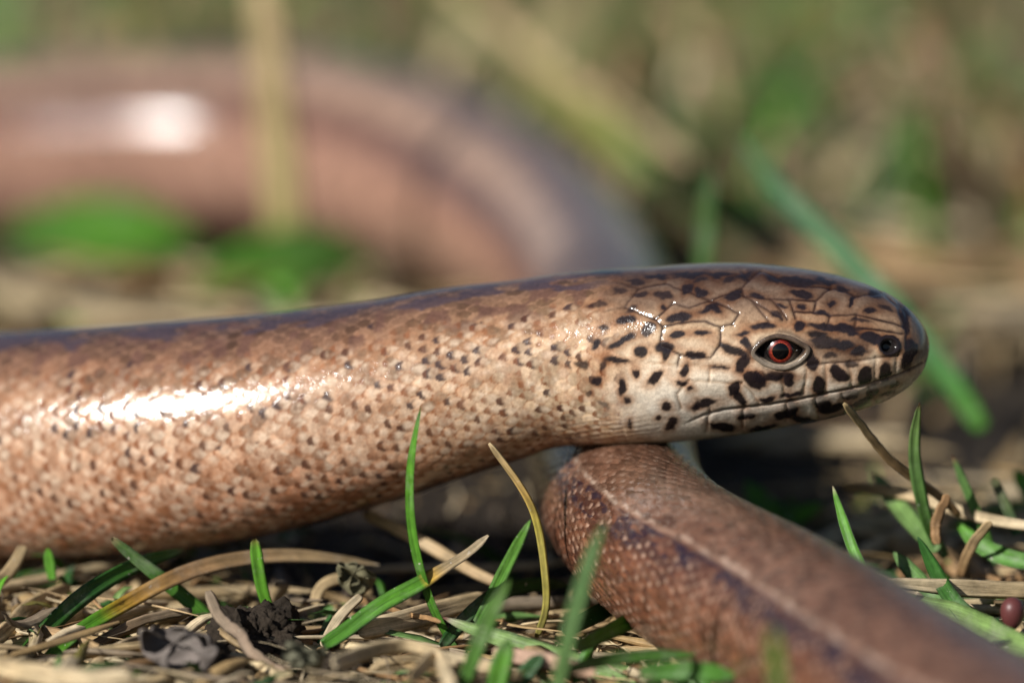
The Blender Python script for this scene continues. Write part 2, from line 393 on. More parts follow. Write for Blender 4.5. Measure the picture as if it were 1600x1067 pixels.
ishead = 1 - sstep(13.5, 17.5, hS + .8 * (hdeg / 90 - 1) + 2.5 * (hm_n - .5))
hc = ramp(fy + 26 * (hm_n - .5) + np.interp(fx, [1000, 1250, 1451], [0, 0, -14]),
          [(405,(.085,.060,.050)),(445,(.12,.082,.062)),(470,(.17,.112,.078)),(490,(.28,.185,.12)),(515,(.46,.335,.22)),(545,(.59,.47,.34)),(580,(.70,.59,.46)),(640,(.80,.74,.64)),(675,(.74,.67,.55)),(692,(.40,.30,.19)),(720,(.2,.15,.1))])
hc = hc * (.86 + .28 * hh_n)[:, None]
ck = np.exp(-(((fx - 1330) / 75)**2 + ((fy - 545) / 22)**2)); hc = mix(hc, (.075, .034, .020), .95 * ck * sstep(.3, .55, hm_n + .25 * hh_n))
ck = np.exp(-(((fx - 1440) / 22)**2 + ((fy - 540) / 70)**2)); hc = mix(hc, (.20, .14, .08), .7 * ck)
C0 = COL[:HN]; C0 = C0 * (1 - ishead[:, None]) + hc * ishead[:, None]
HD = np.zeros(HN)
def polydist(pts, x, y):
    d = np.full(x.shape, 1e9); 
    for (ax, ay), (bx, by) in zip(pts[:-1], pts[1:]):
        vx, vy = bx - ax, by - ay; t = np.clip(((x - ax) * vx + (y - ay) * vy) / (vx * vx + vy * vy + 1e-9), 0, 1)
        d = np.minimum(d, np.hypot(x - ax - t * vx, y - ay - t * vy))
    return d
seams = [[(370,140),(460,175),(560,215),(620,190),(690,160),(720,125),(775,88)],[(690,160),(700,195),(735,215),(800,300)],[(560,215),(640,245),(680,270),(650,312)],
 [(735,215),(860,292)],[(810,205),(880,292)],[(890,210),(915,290)],[(700,195),(800,205),(900,210),(1000,213),(1060,160)],[(1000,213),(990,262)],[(1060,160),(1130,178),(1160,195),(1140,235)],
 [(1160,195),(1280,185),(1345,240),(1368,330)],[(1330,205),(1375,270),(1378,400)],[(915,262),(980,262),(1060,275),(1170,272),(1290,300),(1365,322)],[(1060,275),(1050,312)],[(1170,272),(1160,325),(1260,335),(1362,352)],
 [(400,225),(470,240),(560,215)],[(400,225),(330,290),(360,320),(480,300),(540,298),(600,320),(650,312)],[(360,320),(350,400),(430,440),(560,450),(600,400),(600,320)],[(300,470),(430,478),(560,480),(640,490)],[(470,545),(560,552),(690,560)],
 [(430,440),(420,478)],[(560,480),(555,552)],[(470,545),(420,600),(440,660)],[(690,560),(740,600),(760,640)],[(860,520),(870,610)],[(960,500),(950,600)],[(1040,480),(1045,590)],[(1140,470),(1150,575)],[(1250,450),(1245,560)],[(1340,440),(1320,545)],
 [(960,480),(1100,468),(1250,450),(1340,440)],[(880,640),(870,720)],[(1000,620),(1010,700)],[(1110,600),(1130,680)],[(1220,575),(1250,640)],[(700,650),(690,740)],[(560,665),(540,760)],[(690,90),(720,125)],[(1060,160),(900,150),(775,88)],[(330,290),(200,240),(120,260)],[(150,130),(260,160),(370,140)],[(200,240),(260,160)]]
for k, pl in enumerate(seams):
    pp = [Z1(*q) for q in pl]
    d = polydist(pp, fx + 5 * wob[:, 0], fy + 5 * wob[:, 1])
    upper = np.mean([q[1] for q in pl]) < 460
    HD -= (.040 if upper else .038) * np.exp(-(d / 2.6)**2) * ishead
    HD += .008 * np.exp(-((d - 9) / 6)**2) * ishead
    C0 = mix(C0, (.045, .026, .020) if upper else (.34, .21, .12), (1.0 if upper else .6) * np.exp(-(d / (2.0 if upper else 1.8))**2) * ishead * (.5 + 1.0 * hm_n))
spots = [(205,292,40,17,-5,1),(190,385,58,13,-30,1),(270,425,21,20,0,1),(368,410,42,16,5,1),(376,435,14,24,0,1),(180,464,52,11,10,1),(455,492,19,27,20,1),(335,537,40,17,-30,1),(440,553,24,12,15,1),
 (190,570,15,32,5,1),(92,548,20,12,10,1),(250,517,13,15,0,1),(480,585,13,9,0,1),(600,484,40,8,0,1),(422,362,32,15,0,1),(527,350,36,13,0,1),(500,432,36,15,0,1),(525,178,29,20,15,1),(465,165,19,25,40,1),(360,192,32,12,0,.7),(270,185,30,12,0,.7),
 (660,190,36,18,-20,.8),(760,195,30,10,5,.9),(940,185,44,14,5,1),(930,132,82,13,6,1),(600,100,52,9,0,.9),(470,105,72,11,0,.9),(330,108,42,10,0,.8),(560,245,45,9,-15,.9),(590,252,20,10,40,.9),(430,285,52,15,-10,.85),(300,330,24,36,30,.75),(360,245,9,8,0,1),
 (1060,228,18,10,0,1),(945,243,18,10,0,.9),(1225,258,24,10,-10,.9),(1030,268,36,7,5,.8),(1150,215,12,24,20,.8),(1245,190,34,12,20,.9),(780,318,52,12,0,1),(700,350,26,8,-10,1),(930,320,20,20,0,1),(1070,325,106,12,4,1),(1230,370,52,20,12,1),(1130,345,40,14,15,.8),
 (985,460,26,42,-20,1),(1120,402,38,13,5,.8),(1010,352,40,11,0,.8),(1175,428,28,14,-10,.8),(1065,440,26,12,0,.7),(1150,470,20,10,0,.7),(700,470,22,40,25,.8),(720,395,20,30,-30,.8),(840,515,70,9,5,.8),(1040,385,60,22,0,.75),(1305,402,44,40,0,1),(1385,440,24,60,10,1),(1375,300,16,60,-5,.8),(740,540,44,27,15,1),(800,530,60,12,0,.9),(890,540,22,28,0,.8),(655,420,62,14,20,1),(655,582,26,26,0,1),(683,620,17,32,-30,1),(540,640,52,15,-5,1),(500,660,20,10,0,.9),(380,655,20,15,25,1),
 (795,625,32,16,-15,1),(900,605,46,10,-8,.8),(1015,570,26,34,0,1),(1095,515,40,28,20,.95),(1200,520,30,36,25,.95),(1285,515,19,44,5,1),(1322,553,24,16,0,1),(715,683,30,13,10,1),(695,695,12,14,0,1),(610,735,50,15,6,1),(400,728,18,23,30,1),(342,705,13,10,0,.9),(225,727,12,18,0,.9),
 (215,622,14,10,0,.9),(870,682,48,16,-28,1),(905,660,13,34,-8,1),(945,705,56,13,6,1),(1030,640,24,34,-30,1),(1080,660,42,15,-12,1),(1140,605,32,17,-10,1),(1190,640,50,13,-22,1),(1240,590,20,26,15,1),(780,740,54,9,-5,1),(1300,600,30,8,-28,.9),(1120,690,60,8,-16,.8),(120,95,60,10,0,.8),(240,130,40,9,5,.7),(180,165,30,9,0,.6),(820,120,40,10,10,.9),(700,110,36,9,-10,.8),(1040,130,40,9,10,.8),(1110,165,26,9,15,.8),(860,240,24,8,20,.8),(640,130,26,8,-20,.7),(520,130,34,8,0,.7),(830,270,30,8,30,.7),(1300,250,30,8,20,.7),(1180,300,40,6,5,.7),(230,250,30,10,-10,.6),(90,230,34,9,0,.6),(30,480,30,12,0,.7),(80,395,14,22,0,.8),(110,325,22,10,0,.7),(120,490,12,26,20,.7),(60,600,14,14,0,.6),(120,650,30,8,40,.5)]
for stage in (0, 1):
  for (a, b, ra, rb, an, st) in spots:
    qx, qy = Z1(a, b); ca, sa = math.cos(math.radians(an)), math.sin(math.radians(an))
    ex, ey = wx - qx, wy - qy; u = (ex * ca + ey * sa) / (ra / 2.4); v = (-ex * sa + ey * ca) / (rb / 2.4 + .6)
    r = np.sqrt(u * u + v * v); soft = 2.6 / (min(ra, rb) / 2.6667)
    if stage == 0:
        f_ = (.75 * st * np.exp(-np.maximum(r - 1, 0)**2 / (2 * (1.3 * soft)**2)))[:, None]; C0 = C0 * (1 - f_) + C0 * np.array([.58, .40, .30]) * f_
    else: C0 = mix(C0, (.014, .010, .012), .98 * min(1, st + .2) * (1 - sstep(1 - .5 * soft, 1 + .5 * soft, r)))
# mouth
mouth = [(1070,662),(1100,648),(1130,640),(1200,632),(1250,623),(1285,616),(1340,604),(1400,587),(1432,572),(1452,560)]
md = polydist(mouth, fx, fy); mys = np.interp(fx, [q[0] for q in mouth], [q[1] for q in mouth])
inm = sstep(1060, 1110, fx)
below = (fy > mys)
HD -= .08 * np.exp(-(md / 1.7)**2) * inm
HD += .07 * inm * .4 * np.where(below, np.exp(-((fy - mys - 9) / 8)**2), 0)
HD += .025 * inm * np.where(below, 0, np.exp(-((mys - fy - 6) / 7)**2))
C0 = mix(C0, (.05, .03, .025), .85 * np.exp(-(md / 2.3)**2) * inm)
C0 = mix(C0, (.74, .62, .52), .6 * np.where(below, np.exp(-((fy - mys - 7) / 4)**2), 0) * inm * (fx < 1400))
# nostril
nd = np.hypot((fx - 1388) / 1.1, fy - 541)
HD -= .35 * (1 - sstep(5, 11, nd)); HD += .07 * np.exp(-((nd - 14) / 4)**2)
C0 = mix(C0, (.012, .010, .010), 1 - sstep(8, 13, nd))
# eye socket
EX, EY = 1217, 547
lens_u = [(1178,551),(1186,540),(1198,531),(1213,527),(1230,529),(1247,536),(1262,546)]
lens_l = [(1262,546),(1252,559),(1241,567),(1227,572),(1211,571),(1196,566),(1186,559),(1178,551)]
up = np.interp(fx, [q[0] for q in lens_u], [q[1] for q in lens_u]); lw = np.interp(fx, [q[0] for q in lens_l[::-1]], [q[1] for q in lens_l[::-1]])
ind = np.minimum(fy - up, lw - fy); ind = np.where((fx > 1178) & (fx < 1262), ind, np.minimum(ind, -4) - .5 * np.maximum(1178 - fx, fx - 1262))
HD -= .85 * sstep(-1, 9, ind)
C0 = mix(C0, (.015, .012, .012), sstep(-2, 5, ind))
C0 = mix(C0, (.06, .035, .025), .7 * np.exp(-((ind + 9) / 4)**2) * sstep(.25, .5, hm_n) * (np.abs(fx - 1219) < 52))
eyeb = np.exp(-(((fx - EX) / 58)**2 + ((fy - EY - 2) / 40)**2)); HD += .22 * eyeb * (ind < 0) + .22 * eyeb * (ind >= 0)
HD += .10 * np.exp(-((fy - 512 - .05 * (fx - 1217)) / 8)**2) * np.exp(-((fx - 1235) / 75)**2)      # brow ridge
HD += .05 * (fbm(hq * .5, 91, 2) - .5) * ishead + .018 * (hh_n - .5) * ishead
# fine folds of the throat
fold = np.sin(fy * .55 + .02 * fx + 3 * hm_n) * sstep(640, 665, fy) * sstep(1060, 980, fx) if False else np.sin((fy + .12 * (fx - 950)) * .9 + 5 * hm_n) * sstep(635, 665, fy) * (1 - sstep(985, 1050, fx)) * sstep(840, 900, fx)
HD += .009 * fold; C0 = mix(C0, (.33, .2, .11), .25 * np.maximum(fold, 0))
COL[:HN] = C0
DISP[:HN] += HD
DISP *= np.repeat(sstep(0, .8, ss), NP)
FIN = POS + NV * DISP[:, None]

worm = bpy.data.objects.new('slow_worm', None); sc.collection.objects.link(worm)
tag(worm, 'glossy brown slow worm with black-flecked head resting across its own tail', 'slow worm')
quads = grid_quads(nr, NP)
FIN2 = np.concatenate([FIN, [cen[0] - T[0] * .02], [cen[-1] + T[-1] * .3]])
COL2 = np.concatenate([COL, [COL[0]], [COL[-1]]])
jj = np.arange(NP); j2 = (jj + 1) % NP; n0 = nr * NP
caps = np.concatenate([np.stack([np.full(NP, n0), j2, jj], 1), np.stack([np.full(NP, n0 + 1), (nr - 1) * NP + jj, (nr - 1) * NP + j2], 1)])
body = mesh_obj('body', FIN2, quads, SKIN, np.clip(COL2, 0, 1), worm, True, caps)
body['label'] = 'scaly brown body with darker back and pale flecked head'

# ---- eyes
hf = FIN[:HN].reshape(-1, NP, 3); hn = NOR[:HN // NP]
gfx, gfy = fx.reshape(-1, NP), fy.reshape(-1, NP)
def on_head(px, py, lift=0.0, far=False):
    k = np.argmin((gfx[:, :half] - px)**2 + (gfy[:, :half] - py)**2); i, j = divmod(int(k), half)
    if far: j = NP - 1 - j
    return hp0[i, j] + hn[i, j] * lift, hn[i, j]
hp0 = base[:HN // NP]
EYEB = plain('eye_black', (.006, .005, .005), .08, .6, 1.0, .03)
def iris_material():
    m, t, b = material('iris_red'); t.links.new(tint(t), b.inputs['Base Color'])
    b.inputs['Roughness'].default_value = .25; b.inputs['Coat Weight'].default_value = .4; b.inputs['Coat Roughness'].default_value = .03
    return m
IRIS = iris_material()
PUP = plain('pupil_black', (.0015, .0015, .0015), .1, .3, .3, .02)
LID = SKIN
def cap_mesh(c, n, R, a0, a1, na=12, nb=48):
    ax = nrm(np.cross(n, [0, 0, 1.0])); ay = np.cross(n, ax); v = []
    for a in np.linspace(a0, a1, na):
        for b in np.arange(nb) / nb * 2 * np.pi:
            v.append(c + R * (math.cos(a) * n + math.sin(a) * (math.cos(b) * ax + math.sin(b) * ay)))
    return np.array(v), grid_quads(na, nb)
for far in (False, True):
    e0, en = on_head(EX + 2, EY + 1, 0, far)
    en = nrm(en + np.array([0, (0.5 if far else -.5), 0]))
    R = 1.28; c = e0 - en * (R - .14)
    v, q = cap_mesh(c, en, R, .002, 2.2, 26)
    eye = mesh_obj('eye', v, q, EYEB, None, worm); eye['label'] = 'dark glossy eye with a red ring'
    v, q = cap_mesh(c, en, R + .012, .33, .51, 8, 96)
    k_ = np.repeat(np.linspace(0, 1, 8), 96) ; a_ = np.tile(np.arange(96), 8)
    st_ = .45 + .9 * hash3(a_ // 2, (k_ * 3).astype(int), a_ * 0, 5)
    ic = np.stack([np.interp(k_, [0, .25, .7, 1], [.34, .21, .10, .02]), np.interp(k_, [0, .25, .7, 1], [.055, .022, .008, .003]), np.interp(k_, [0, 1], [.012, .003])], 1) * st_[:, None]
    mesh_obj('iris', v, q, IRIS, ic, eye)
    v, q = cap_mesh(c, en, R + .016, .001, .345, 10); mesh_obj('pupil', v, q, PUP, None, eye)
    loop = lens_u[:-1] + lens_l[:-1]
    cx_, cy_ = np.mean([q_[0] for q_ in loop]), np.mean([q_[1] for q_ in loop])
    L = []
    lp = np.array(loop, float); m_ = len(lp)
    tl = np.arange(m_ + 7) - 3; lpp = lp[tl % m_]
    for tval in np.linspace(0, m_, 80, endpoint=False):
        q_ = spline(tl, lpp, np.array([tval]))[0]
        q_ = np.array([cx_, cy_]) + (q_ - [cx_, cy_]) * 1.03
        p_, n_ = on_head(q_[0], q_[1], 0, far); L.append((p_, n_))
    lp3 = np.array([a for a, b in L]); ln3 = np.array([b for a, b in L])
    for _ in range(6): lp3 = (np.roll(lp3, 1, 0) + 2 * lp3 + np.roll(lp3, -1, 0)) / 4
    eb = .20 * np.ones(len(lp3)); lp3 = lp3 + ln3 * eb[:, None]
    tg = nrm(np.roll(lp3, -1, 0) - np.roll(lp3, 1, 0)); bn = nrm(np.cross(tg, ln3))
    cn = lp3.mean(0); flip = np.sign(((lp3 - cn) * bn).sum(1)).mean()
    bn = bn * flip; rows = []
    for k in range(14):
        a = k / 14 * 2 * math.pi
        rows.append(lp3 + bn * (.12 * math.cos(a)) + ln3 * (.06 * math.sin(a)) + bn * .03)
    rows = np.stack(rows, 1); v = rows.reshape(-1, 3); nL = len(lp3)
    q = grid_quads(nL + 1, 14); q = q % (nL * 14)
    low = sstep(-.45, .35, -(v[:, 2] - cn[2])); nz_ = fbm(v * 2.4, 141, 3)
    lc = np.array([.075, .052, .038]) * (1 - low)[:, None] + np.array([.20, .165, .13]) * low[:, None]
    lc = lc * (.35 + 1.3 * nz_)[:, None]; v = v + (nz_ - .5)[:, None] * .06 * np.array([1, .4, 1])
    mesh_obj('eyelid', v, q, LID, lc, worm)

# ------------------------------------------------------------------ ground
def ground_z(x, y):
    p = np.stack([np.asarray(x) * .03, np.asarray(y) * .03, np.zeros(np.shape(x))], -1).reshape(-1, 3)
    f = (fbm(p, 5, 4) - .5).reshape(np.shape(x))
    far = sstep(60, 400, np.asarray(y) + 0.0)
    return GROUND - .5 + f * (2.2 + 5 * far) - .035 * np.clip(-np.asarray(y), 0, 60)
gx = np.sinh(np.linspace(-5.2, 5.2, 260)) * 45; gy = np.sinh(np.linspace(-4.2, 5.2, 300)) * 45
X, Y = np.meshgrid(gx, gy)
fade = 1 / (1 + (np.hypot(X, Y) / 1500)**2)
Zg = (ground_z(X, Y) - GROUND) * fade + GROUND
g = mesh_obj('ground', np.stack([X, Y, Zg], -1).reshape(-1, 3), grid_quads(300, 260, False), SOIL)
g['kind'] = 'structure'

# ------------------------------------------------------------------ blades and straws
PR_BLADE = np.array([(-1,.20),(-.5,-.02),(0,-.16),(.5,-.02),(1,.20),(.5,-.16),(0,-.34),(-.5,-.16)])
PR_STRAW = np.array([(-1,.10),(-.55,.22),(-.05,.06),(.5,.24),(1,.08),(.5,-.16),(0,-.22),(-.5,-.14)])
VIEW = np.array([0, -CP, SP])
def ribbon(pts, width, profile, taper, roll=0.0, n=30, crinkle=0.0, rs=None):
    pts = np.asarray(pts, float)
    t = np.concatenate([[0], np.cumsum(np.linalg.norm(np.diff(pts, axis=0), axis=1))]); L = t[-1]
    tv = np.linspace(0, L, n); c = spline(t, pts, tv) if len(pts) > 2 else np.stack([np.interp(tv, t, pts[:, k]) for k in range(3)], 1)
    u = tv / L
    if crinkle and rs is not None:
        c = c + np.stack([np.convolve(rs.normal(0, crinkle, n + 4), np.ones(5) / 5, 'valid') for _ in range(3)], 1)
    tg = nrm(np.gradient(c, axis=0)); sd_ = nrm(np.cross(tg, VIEW + np.array([.013, .007, .011]))); nn = np.cross(sd_, tg)
    ro = roll + (crinkle * 3 * np.sin(u * 5 + 1) if crinkle else 0)
    ca, sa = np.cos(ro), np.sin(ro)
    ca = np.reshape(ca, (-1, 1)); sa = np.reshape(sa, (-1, 1))
    s2 = sd_ * ca + nn * sa; n2 = -sd_ * sa + nn * ca
    wd = width / 2 * np.interp(u, *taper)
    v = c[:, None] + s2[:, None] * (wd[:, None] * profile[None, :, 0])[..., None] + n2[:, None] * (wd[:, None] * profile[None, :, 1])[..., None]
    return v.reshape(-1, 3), u
TAP_GRASS = ([0, .05, .5, .8, .95, 1], [.55, .8, 1, .8, .38, .06])       # base -> tip
TAP_STRAW = ([0, .04, .5, .96, 1], [.5, .9, 1, .8, .35])
TAP_LEAF = ([0, .1, .35, .6, .85, 1], [.35, .6, .95, 1, .6, .08])
GR = (.065, .20, .022); GB = (.10, .30, .022); GD = (.030, .11, .025); GP = (.20, .33, .10); GQ = (.13, .25, .075)
TN = (.46, .35, .20); TP = (.60, .50, .34); TB = (.30, .18, .085); TG = (.24, .19, .135); YE = (.55, .36, .04); OL = (.22, .20, .05); PK = (.35, .13, .11)
def blade(name, label, cat, pts, width, stops, kind='grass', roll=0.0, taper=None, n=34, crinkle=0.0, group=None):
    rs = np.random.default_rng(abs(hash(label)) % 9999 if False else sum(map(ord, label)))
    pr = PR_BLADE if kind in ('grass', 'leaf') else PR_STRAW
    tp = taper or {'grass': TAP_GRASS, 'leaf': TAP_LEAF, 'straw': TAP_STRAW, 'bark': TAP_STRAW}[kind]
    v, u = ribbon(pts, width * 1.2, pr, tp, roll, n, crinkle, rs)
    Lm = np.linalg.norm(np.diff(np.asarray(pts), axis=0), axis=1).sum(); sdv_ = rs.random() * 90
    gr_ = np.stack([np.tile(pr[:, 0], n) * width * (3.5 if kind in ('straw', 'bark') else 6.5), np.repeat(u, 8) * Lm * .35 + np.tile(np.sign(pr[:, 1]), n) * 7, np.full(n * 8, sdv_)], 1); gr_ = np.concatenate([gr_, gr_[:1], gr_[-1:]])
    us = np.repeat(u, 8); xs = [q[0] for q in stops]
    col = np.stack([np.interp(us, xs, [q[1][k] for q in stops]) for k in range(3)], 1)
    q = grid_quads(n, 8); m = len(v)
    v = np.concatenate([v, [v[:8].mean(0)], [v[-8:].mean(0)]]); col = np.concatenate([col, [col[0]], [col[-1]]])
    j = np.arange(8); k = (j + 1) % 8
    tr = np.concatenate([np.stack([np.full(8, m), k, j], 1), np.stack([np.full(8, m + 1), m - 8 + j, m - 8 + k], 1)])
    o = mesh_obj(name, v, q, {'grass': GRASS, 'leaf': GRASS, 'straw': STRAW, 'bark': BARK}[kind], col, None, True, tr, gr_)
    return tag(o, label, cat, group)
def up(d, *pix):                                     # upright: photo points, one distance (or a pair base->tip)
    d0, d1 = d if isinstance(d, tuple) else (d, d)
    return [P(x, y, d0 + (d1 - d0) * k / max(1, len(pix) - 1)) for k, (x, y) in enumerate(pix)]
def lie(h, *pix):                                    # lying: photo points on a level above the ground
    h0, h1 = h if isinstance(h, tuple) else (h, h)
    return [G(x, y, GROUND + h0 + (h1 - h0) * k / max(1, len(pix) - 1)) for k, (x, y) in enumerate(pix)]
def S1(c): return [(0, c), (1, c)]

B = blade
# near grass, left of the tail
B('grass_blade', 'tall thin green blade curving up across the flank of the slow worm', 'grass blade', up((249.5,246.5),(724,1028),(690,975),(660,900),(643,815),(643,720),(658,634)), .48, [(0,GR),(.9,GB),(.97,GR),(1,TB)], roll=.5)
B('grass_blade', 'green blade with a yellow joint and dry tan tip', 'grass blade', up((247,249.5),(505,1008),(540,985),(600,942),(655,912),(700,884),(735,861),(763,836)), .72, [(0,GR),(.58,GB),(.62,YE),(.66,(.5,.33,.08)),(.72,TN),(1,TP)], roll=.2, taper=([0,.05,.5,.62,.75,.95,1],[.7,.95,1,.9,.62,.5,.15]))
B('grass_blade', 'dust-speckled straight green blade leaning left in front of the body', 'grass blade', up((254,252.5),(330,968),(285,930),(235,890),(200,862),(174,840)), .66, [(0,GR),(.5,(.07,.19,.03)),(.9,GQ),(1,TN)], taper=([0,.1,.5,.85,.97,1],[.8,1,1,.75,.5,.2]))
B('grass_blade', 'short bright green blade standing upright below the body', 'grass blade', up((253,252),(434,978),(418,945),(405,895),(398,842)), .56, [(0,GB),(.9,(.12,.33,.03)),(1,OL)], taper=([0,.1,.5,.85,.97,1],[.6,.8,1,1,.7,.2]))
B('grass_blade', 'thick dark green blade lying flat beside the lower flank', 'grass blade', lie((1.5,1.5),(-20,918),(30,908),(80,903),(126,909)), .85, [(0,GR),(1,GD)], roll=.3)
B('grass_blade', 'long green blade sloping up under the body with a brown tip', 'grass blade', up((247,256),(-5,1075),(35,1025),(85,970),(130,930),(200,888),(255,868),(292,858)), .85, [(0,GR),(.55,GD),(.8,GR),(.95,GQ),(1,TB)], roll=-.3)
B('grass_blade', 'green blade turning yellow then into a long brown strand', 'grass blade', up((246,258),(50,1060),(85,1020),(130,982),(175,955),(205,938),(260,908),(340,880),(430,868),(520,872),(592,882)), .75, [(0,GR),(.24,GB),(.31,YE),(.37,(.45,.26,.06)),(.5,TB),(1,TN)], roll=.2, n=50)
B('grass_blade', 'small green tip poking up against the belly', 'grass blade', up(256.5,(82,905),(78,880),(74,856)), .5, S1(GB))
B('grass_blade', 'green blade leaning right towards the yellow stalk', 'grass blade', up((250,253),(738,990),(768,932),(800,868),(829,812)), .62, [(0,GR),(1,(.12,.30,.04))])
B('grass_blade', 'dark green blade bowed along the ground by the tail', 'grass blade', up((248,258),(690,1010),(735,958),(790,922),(850,912),(890,915)), .72, [(0,GD),(1,(.03,.10,.02))])
B('grass_blade', 'broad pale green blade with pink tip lying toward the tail', 'grass blade', up((248,243),(692,964),(745,985),(810,1006),(880,1030),(960,1052),(1050,1066),(1110,1072))[::-1], .95, [(0,GR),(.3,GP),(.9,GP),(.97,(.3,.3,.2)),(1,PK)], roll=-.4)
B('grass_blade', 'hazy pale blade rising in front of the tail', 'grass blade', up((231,229),(868,1085),(885,1010),(905,930),(925,865),(946,815)), .7, [(0,GQ),(1,(.13,.26,.10))])
B('grass_blade', 'blurred green blade leaning right beside the tall thin one', 'grass blade', up((236,235),(718,1085),(742,1020),(770,955),(796,905)), .7, [(0,GR),(1,(.12,.25,.05))])
B('grass_blade', 'stubby bright green blade pointing straight up from the litter', 'grass blade', up(238,(772,1090),(782,1045),(796,998)), .95, [(0,GB),(1,(.1,.27,.03))])
B('grass_blade', 'short dark blade crossing beneath the pale pink-tipped one', 'grass blade', up(240,(800,1080),(822,1052),(848,1022)), .8, S1(GD))
B('grass_blade', 'glossy green blade lying against the underside of the tail', 'grass blade', lie((2.5,3),(900,1012),(960,982),(1010,955),(1040,935)), .75, [(0,GR),(1,GB)])
B('grass_blade', 'narrow green blade tucked below the tail over straw', 'grass blade', lie((2.8,2.6),(880,1048),(950,1030),(1030,1023),(1090,1022)), .6, [(0,GQ),(1,GR)])
B('grass_blade', 'dark green strip half hidden under the tail', 'grass blade', lie((2.2,2.6),(1000,1052),(1070,1048),(1150,1056)), .9, S1(GR))
B('grass_blade', 'blurred green tip standing before the tail', 'grass blade', up(212,(1222,1110),(1216,1060),(1206,978)), .58, [(0,GR),(1,(.13,.25,.03))])
B('grass_blade', 'dark green leaf pressed between straws left of the tail', 'grass blade', lie((1.5,2),(880,985),(930,960),(985,930)), .8, S1(GD))
B('grass_blade', 'small green sprig behind the dead leaf', 'grass blade', up(262,(352,945),(342,920),(330,900)), .6, S1(GB))
# near grass, right of the tail
B('grass_blade', 'slim green blade with pale blunt tip beside the tail', 'grass blade', up((247,251),(1450,1002),(1400,962),(1362,915),(1335,862),(1315,805),(1301,759)), .56, [(0,GR),(.95,GB),(1,TP)], roll=.3)
B('grass_blade', 'upright pale blade whose foot stands in the shadow of the head', 'grass blade', up((257,251.5),(1478,870),(1455,830),(1440,780),(1429,715),(1431,665),(1437,629)), .62, [(0,GR),(.6,GQ),(.95,GP),(1,PK)])
B('grass_blade', 'thin red-tipped blade right of the upright pale one', 'grass blade', up((258,257),(1556,880),(1540,835),(1515,775),(1487,710)), .5, [(0,GR),(.9,GQ),(1,PK)])
B('grass_blade', 'dusty dark blunt blade above the pale straw', 'grass blade', up(258,(1590,835),(1572,790),(1552,747)), .5, [(0,GD),(1,(.16,.17,.08))], taper=([0,.5,.95,1],[1,1,.8,.4]))
B('grass_blade', 'wide bright green leaf behind the tail in the dark', 'leaf', up((268,273),(1262,868),(1228,832),(1195,795),(1166,752)), 1.5, [(0,GR),(1,GB)], 'leaf')
B('grass_blade', 'tiny green leaf sprouting by the wide bright leaf', 'leaf', up(272,(1225,835),(1250,805),(1288,788)), .8, S1(GB), 'leaf')
B('grass_blade', 'small upright leaf tip above the tiny sprouting leaf', 'leaf', up(274,(1240,815),(1238,795),(1232,778)), .7, S1(GR), 'leaf')
B('grass_blade', 'pale green blade slanting behind the pale straw', 'grass blade', up((256,262),(1465,860),(1430,822),(1398,782),(1364,738)), .85, [(0,GQ),(1,GP)])
B('grass_blade', 'pointed green blade over straw in the right litter', 'grass blade', up((251,254),(1470,945),(1435,905),(1396,862)), .75, [(0,GR),(1,GQ)])
B('grass_blade', 'long dark green blade running down to the corner litter', 'grass blade', up((243,252),(1640,1075),(1585,1022),(1530,980),(1480,925),(1455,880),(1434,838)), .78, [(0,GR),(1,(.03,.11,.02))])
B('grass_blade', 'broad pale leaf with pink tip lying beside the tail', 'leaf', lie((2,3),(1640,1020),(1560,996),(1490,968),(1430,948),(1384,926)), 1.5, [(0,GP),(.8,GP),(.93,(.3,.27,.17)),(1,PK)], 'leaf', roll=-.1)
B('grass_blade', 'wide pale green leaf under the reddish bud', 'leaf', lie((1.5,1.8),(1650,1015),(1590,975),(1530,945),(1480,935)), 2.0, [(0,GP),(1,GQ)], 'leaf', roll=-.1)
B('grass_blade', 'short green blade crossing the broad pink-tipped leaf', 'grass blade', up((246,248),(1516,1018),(1545,990),(1560,965)), .6, S1(GD))
B('grass_blade', 'green blade bending right above the twiggy litter', 'grass blade', up((254,257),(1640,880),(1580,872),(1530,850),(1495,815)), .85, [(0,GR),(1,GB)])
B('grass_blade', 'green blade cut by the right edge above the pale straw', 'grass blade', up(266,(1640,800),(1610,768),(1585,735)), .9, S1(GB))
B('grass_blade', 'dark green blade lying in shade below the tan pointed straw', 'grass blade', lie((1,1.5),(1330,925),(1390,905),(1450,900)), .8, S1(GD))
B('grass_blade', 'narrow bright blade below the long tan pointed straw', 'grass blade', lie((2.2,2.2),(1530,965),(1495,945),(1450,925)), .6, S1(GB))
# twigs and straws, right
B('dry_twig', 'thin brown speckled stem leaning up to touch the chin', 'twig', up((256.5,250.4),(1500,805),(1468,774),(1430,748),(1395,722),(1365,690),(1340,657),(1318,630)), .42, [(0,TB),(.6,(.20,.13,.06)),(1,(.33,.25,.13))], 'straw', crinkle=.05)
B('dry_straw', 'smooth pale straw stretching to the right edge', 'straw', up((262,255),(1316,760),(1365,764),(1430,776),(1510,802),(1560,814),(1640,826)), .58, [(0,(.42,.28,.12)),(.3,TN),(1,TP)], 'straw')
B('dry_straw', 'flat tan straw with a sharp point beside the slim green blade', 'straw', up((251,247),(1640,922),(1560,921),(1480,917),(1410,911),(1348,906)), .78, [(0,TN),(1,TP)], 'straw', taper=([0,.5,.8,1],[1,1,.6,.1]))
B('dry_straw', 'thick cut straw end lying behind the tail', 'straw', lie((2,2.5),(1254,872),(1285,848),(1330,828),(1400,812)), .95, [(0,TP),(1,TN)], 'straw')
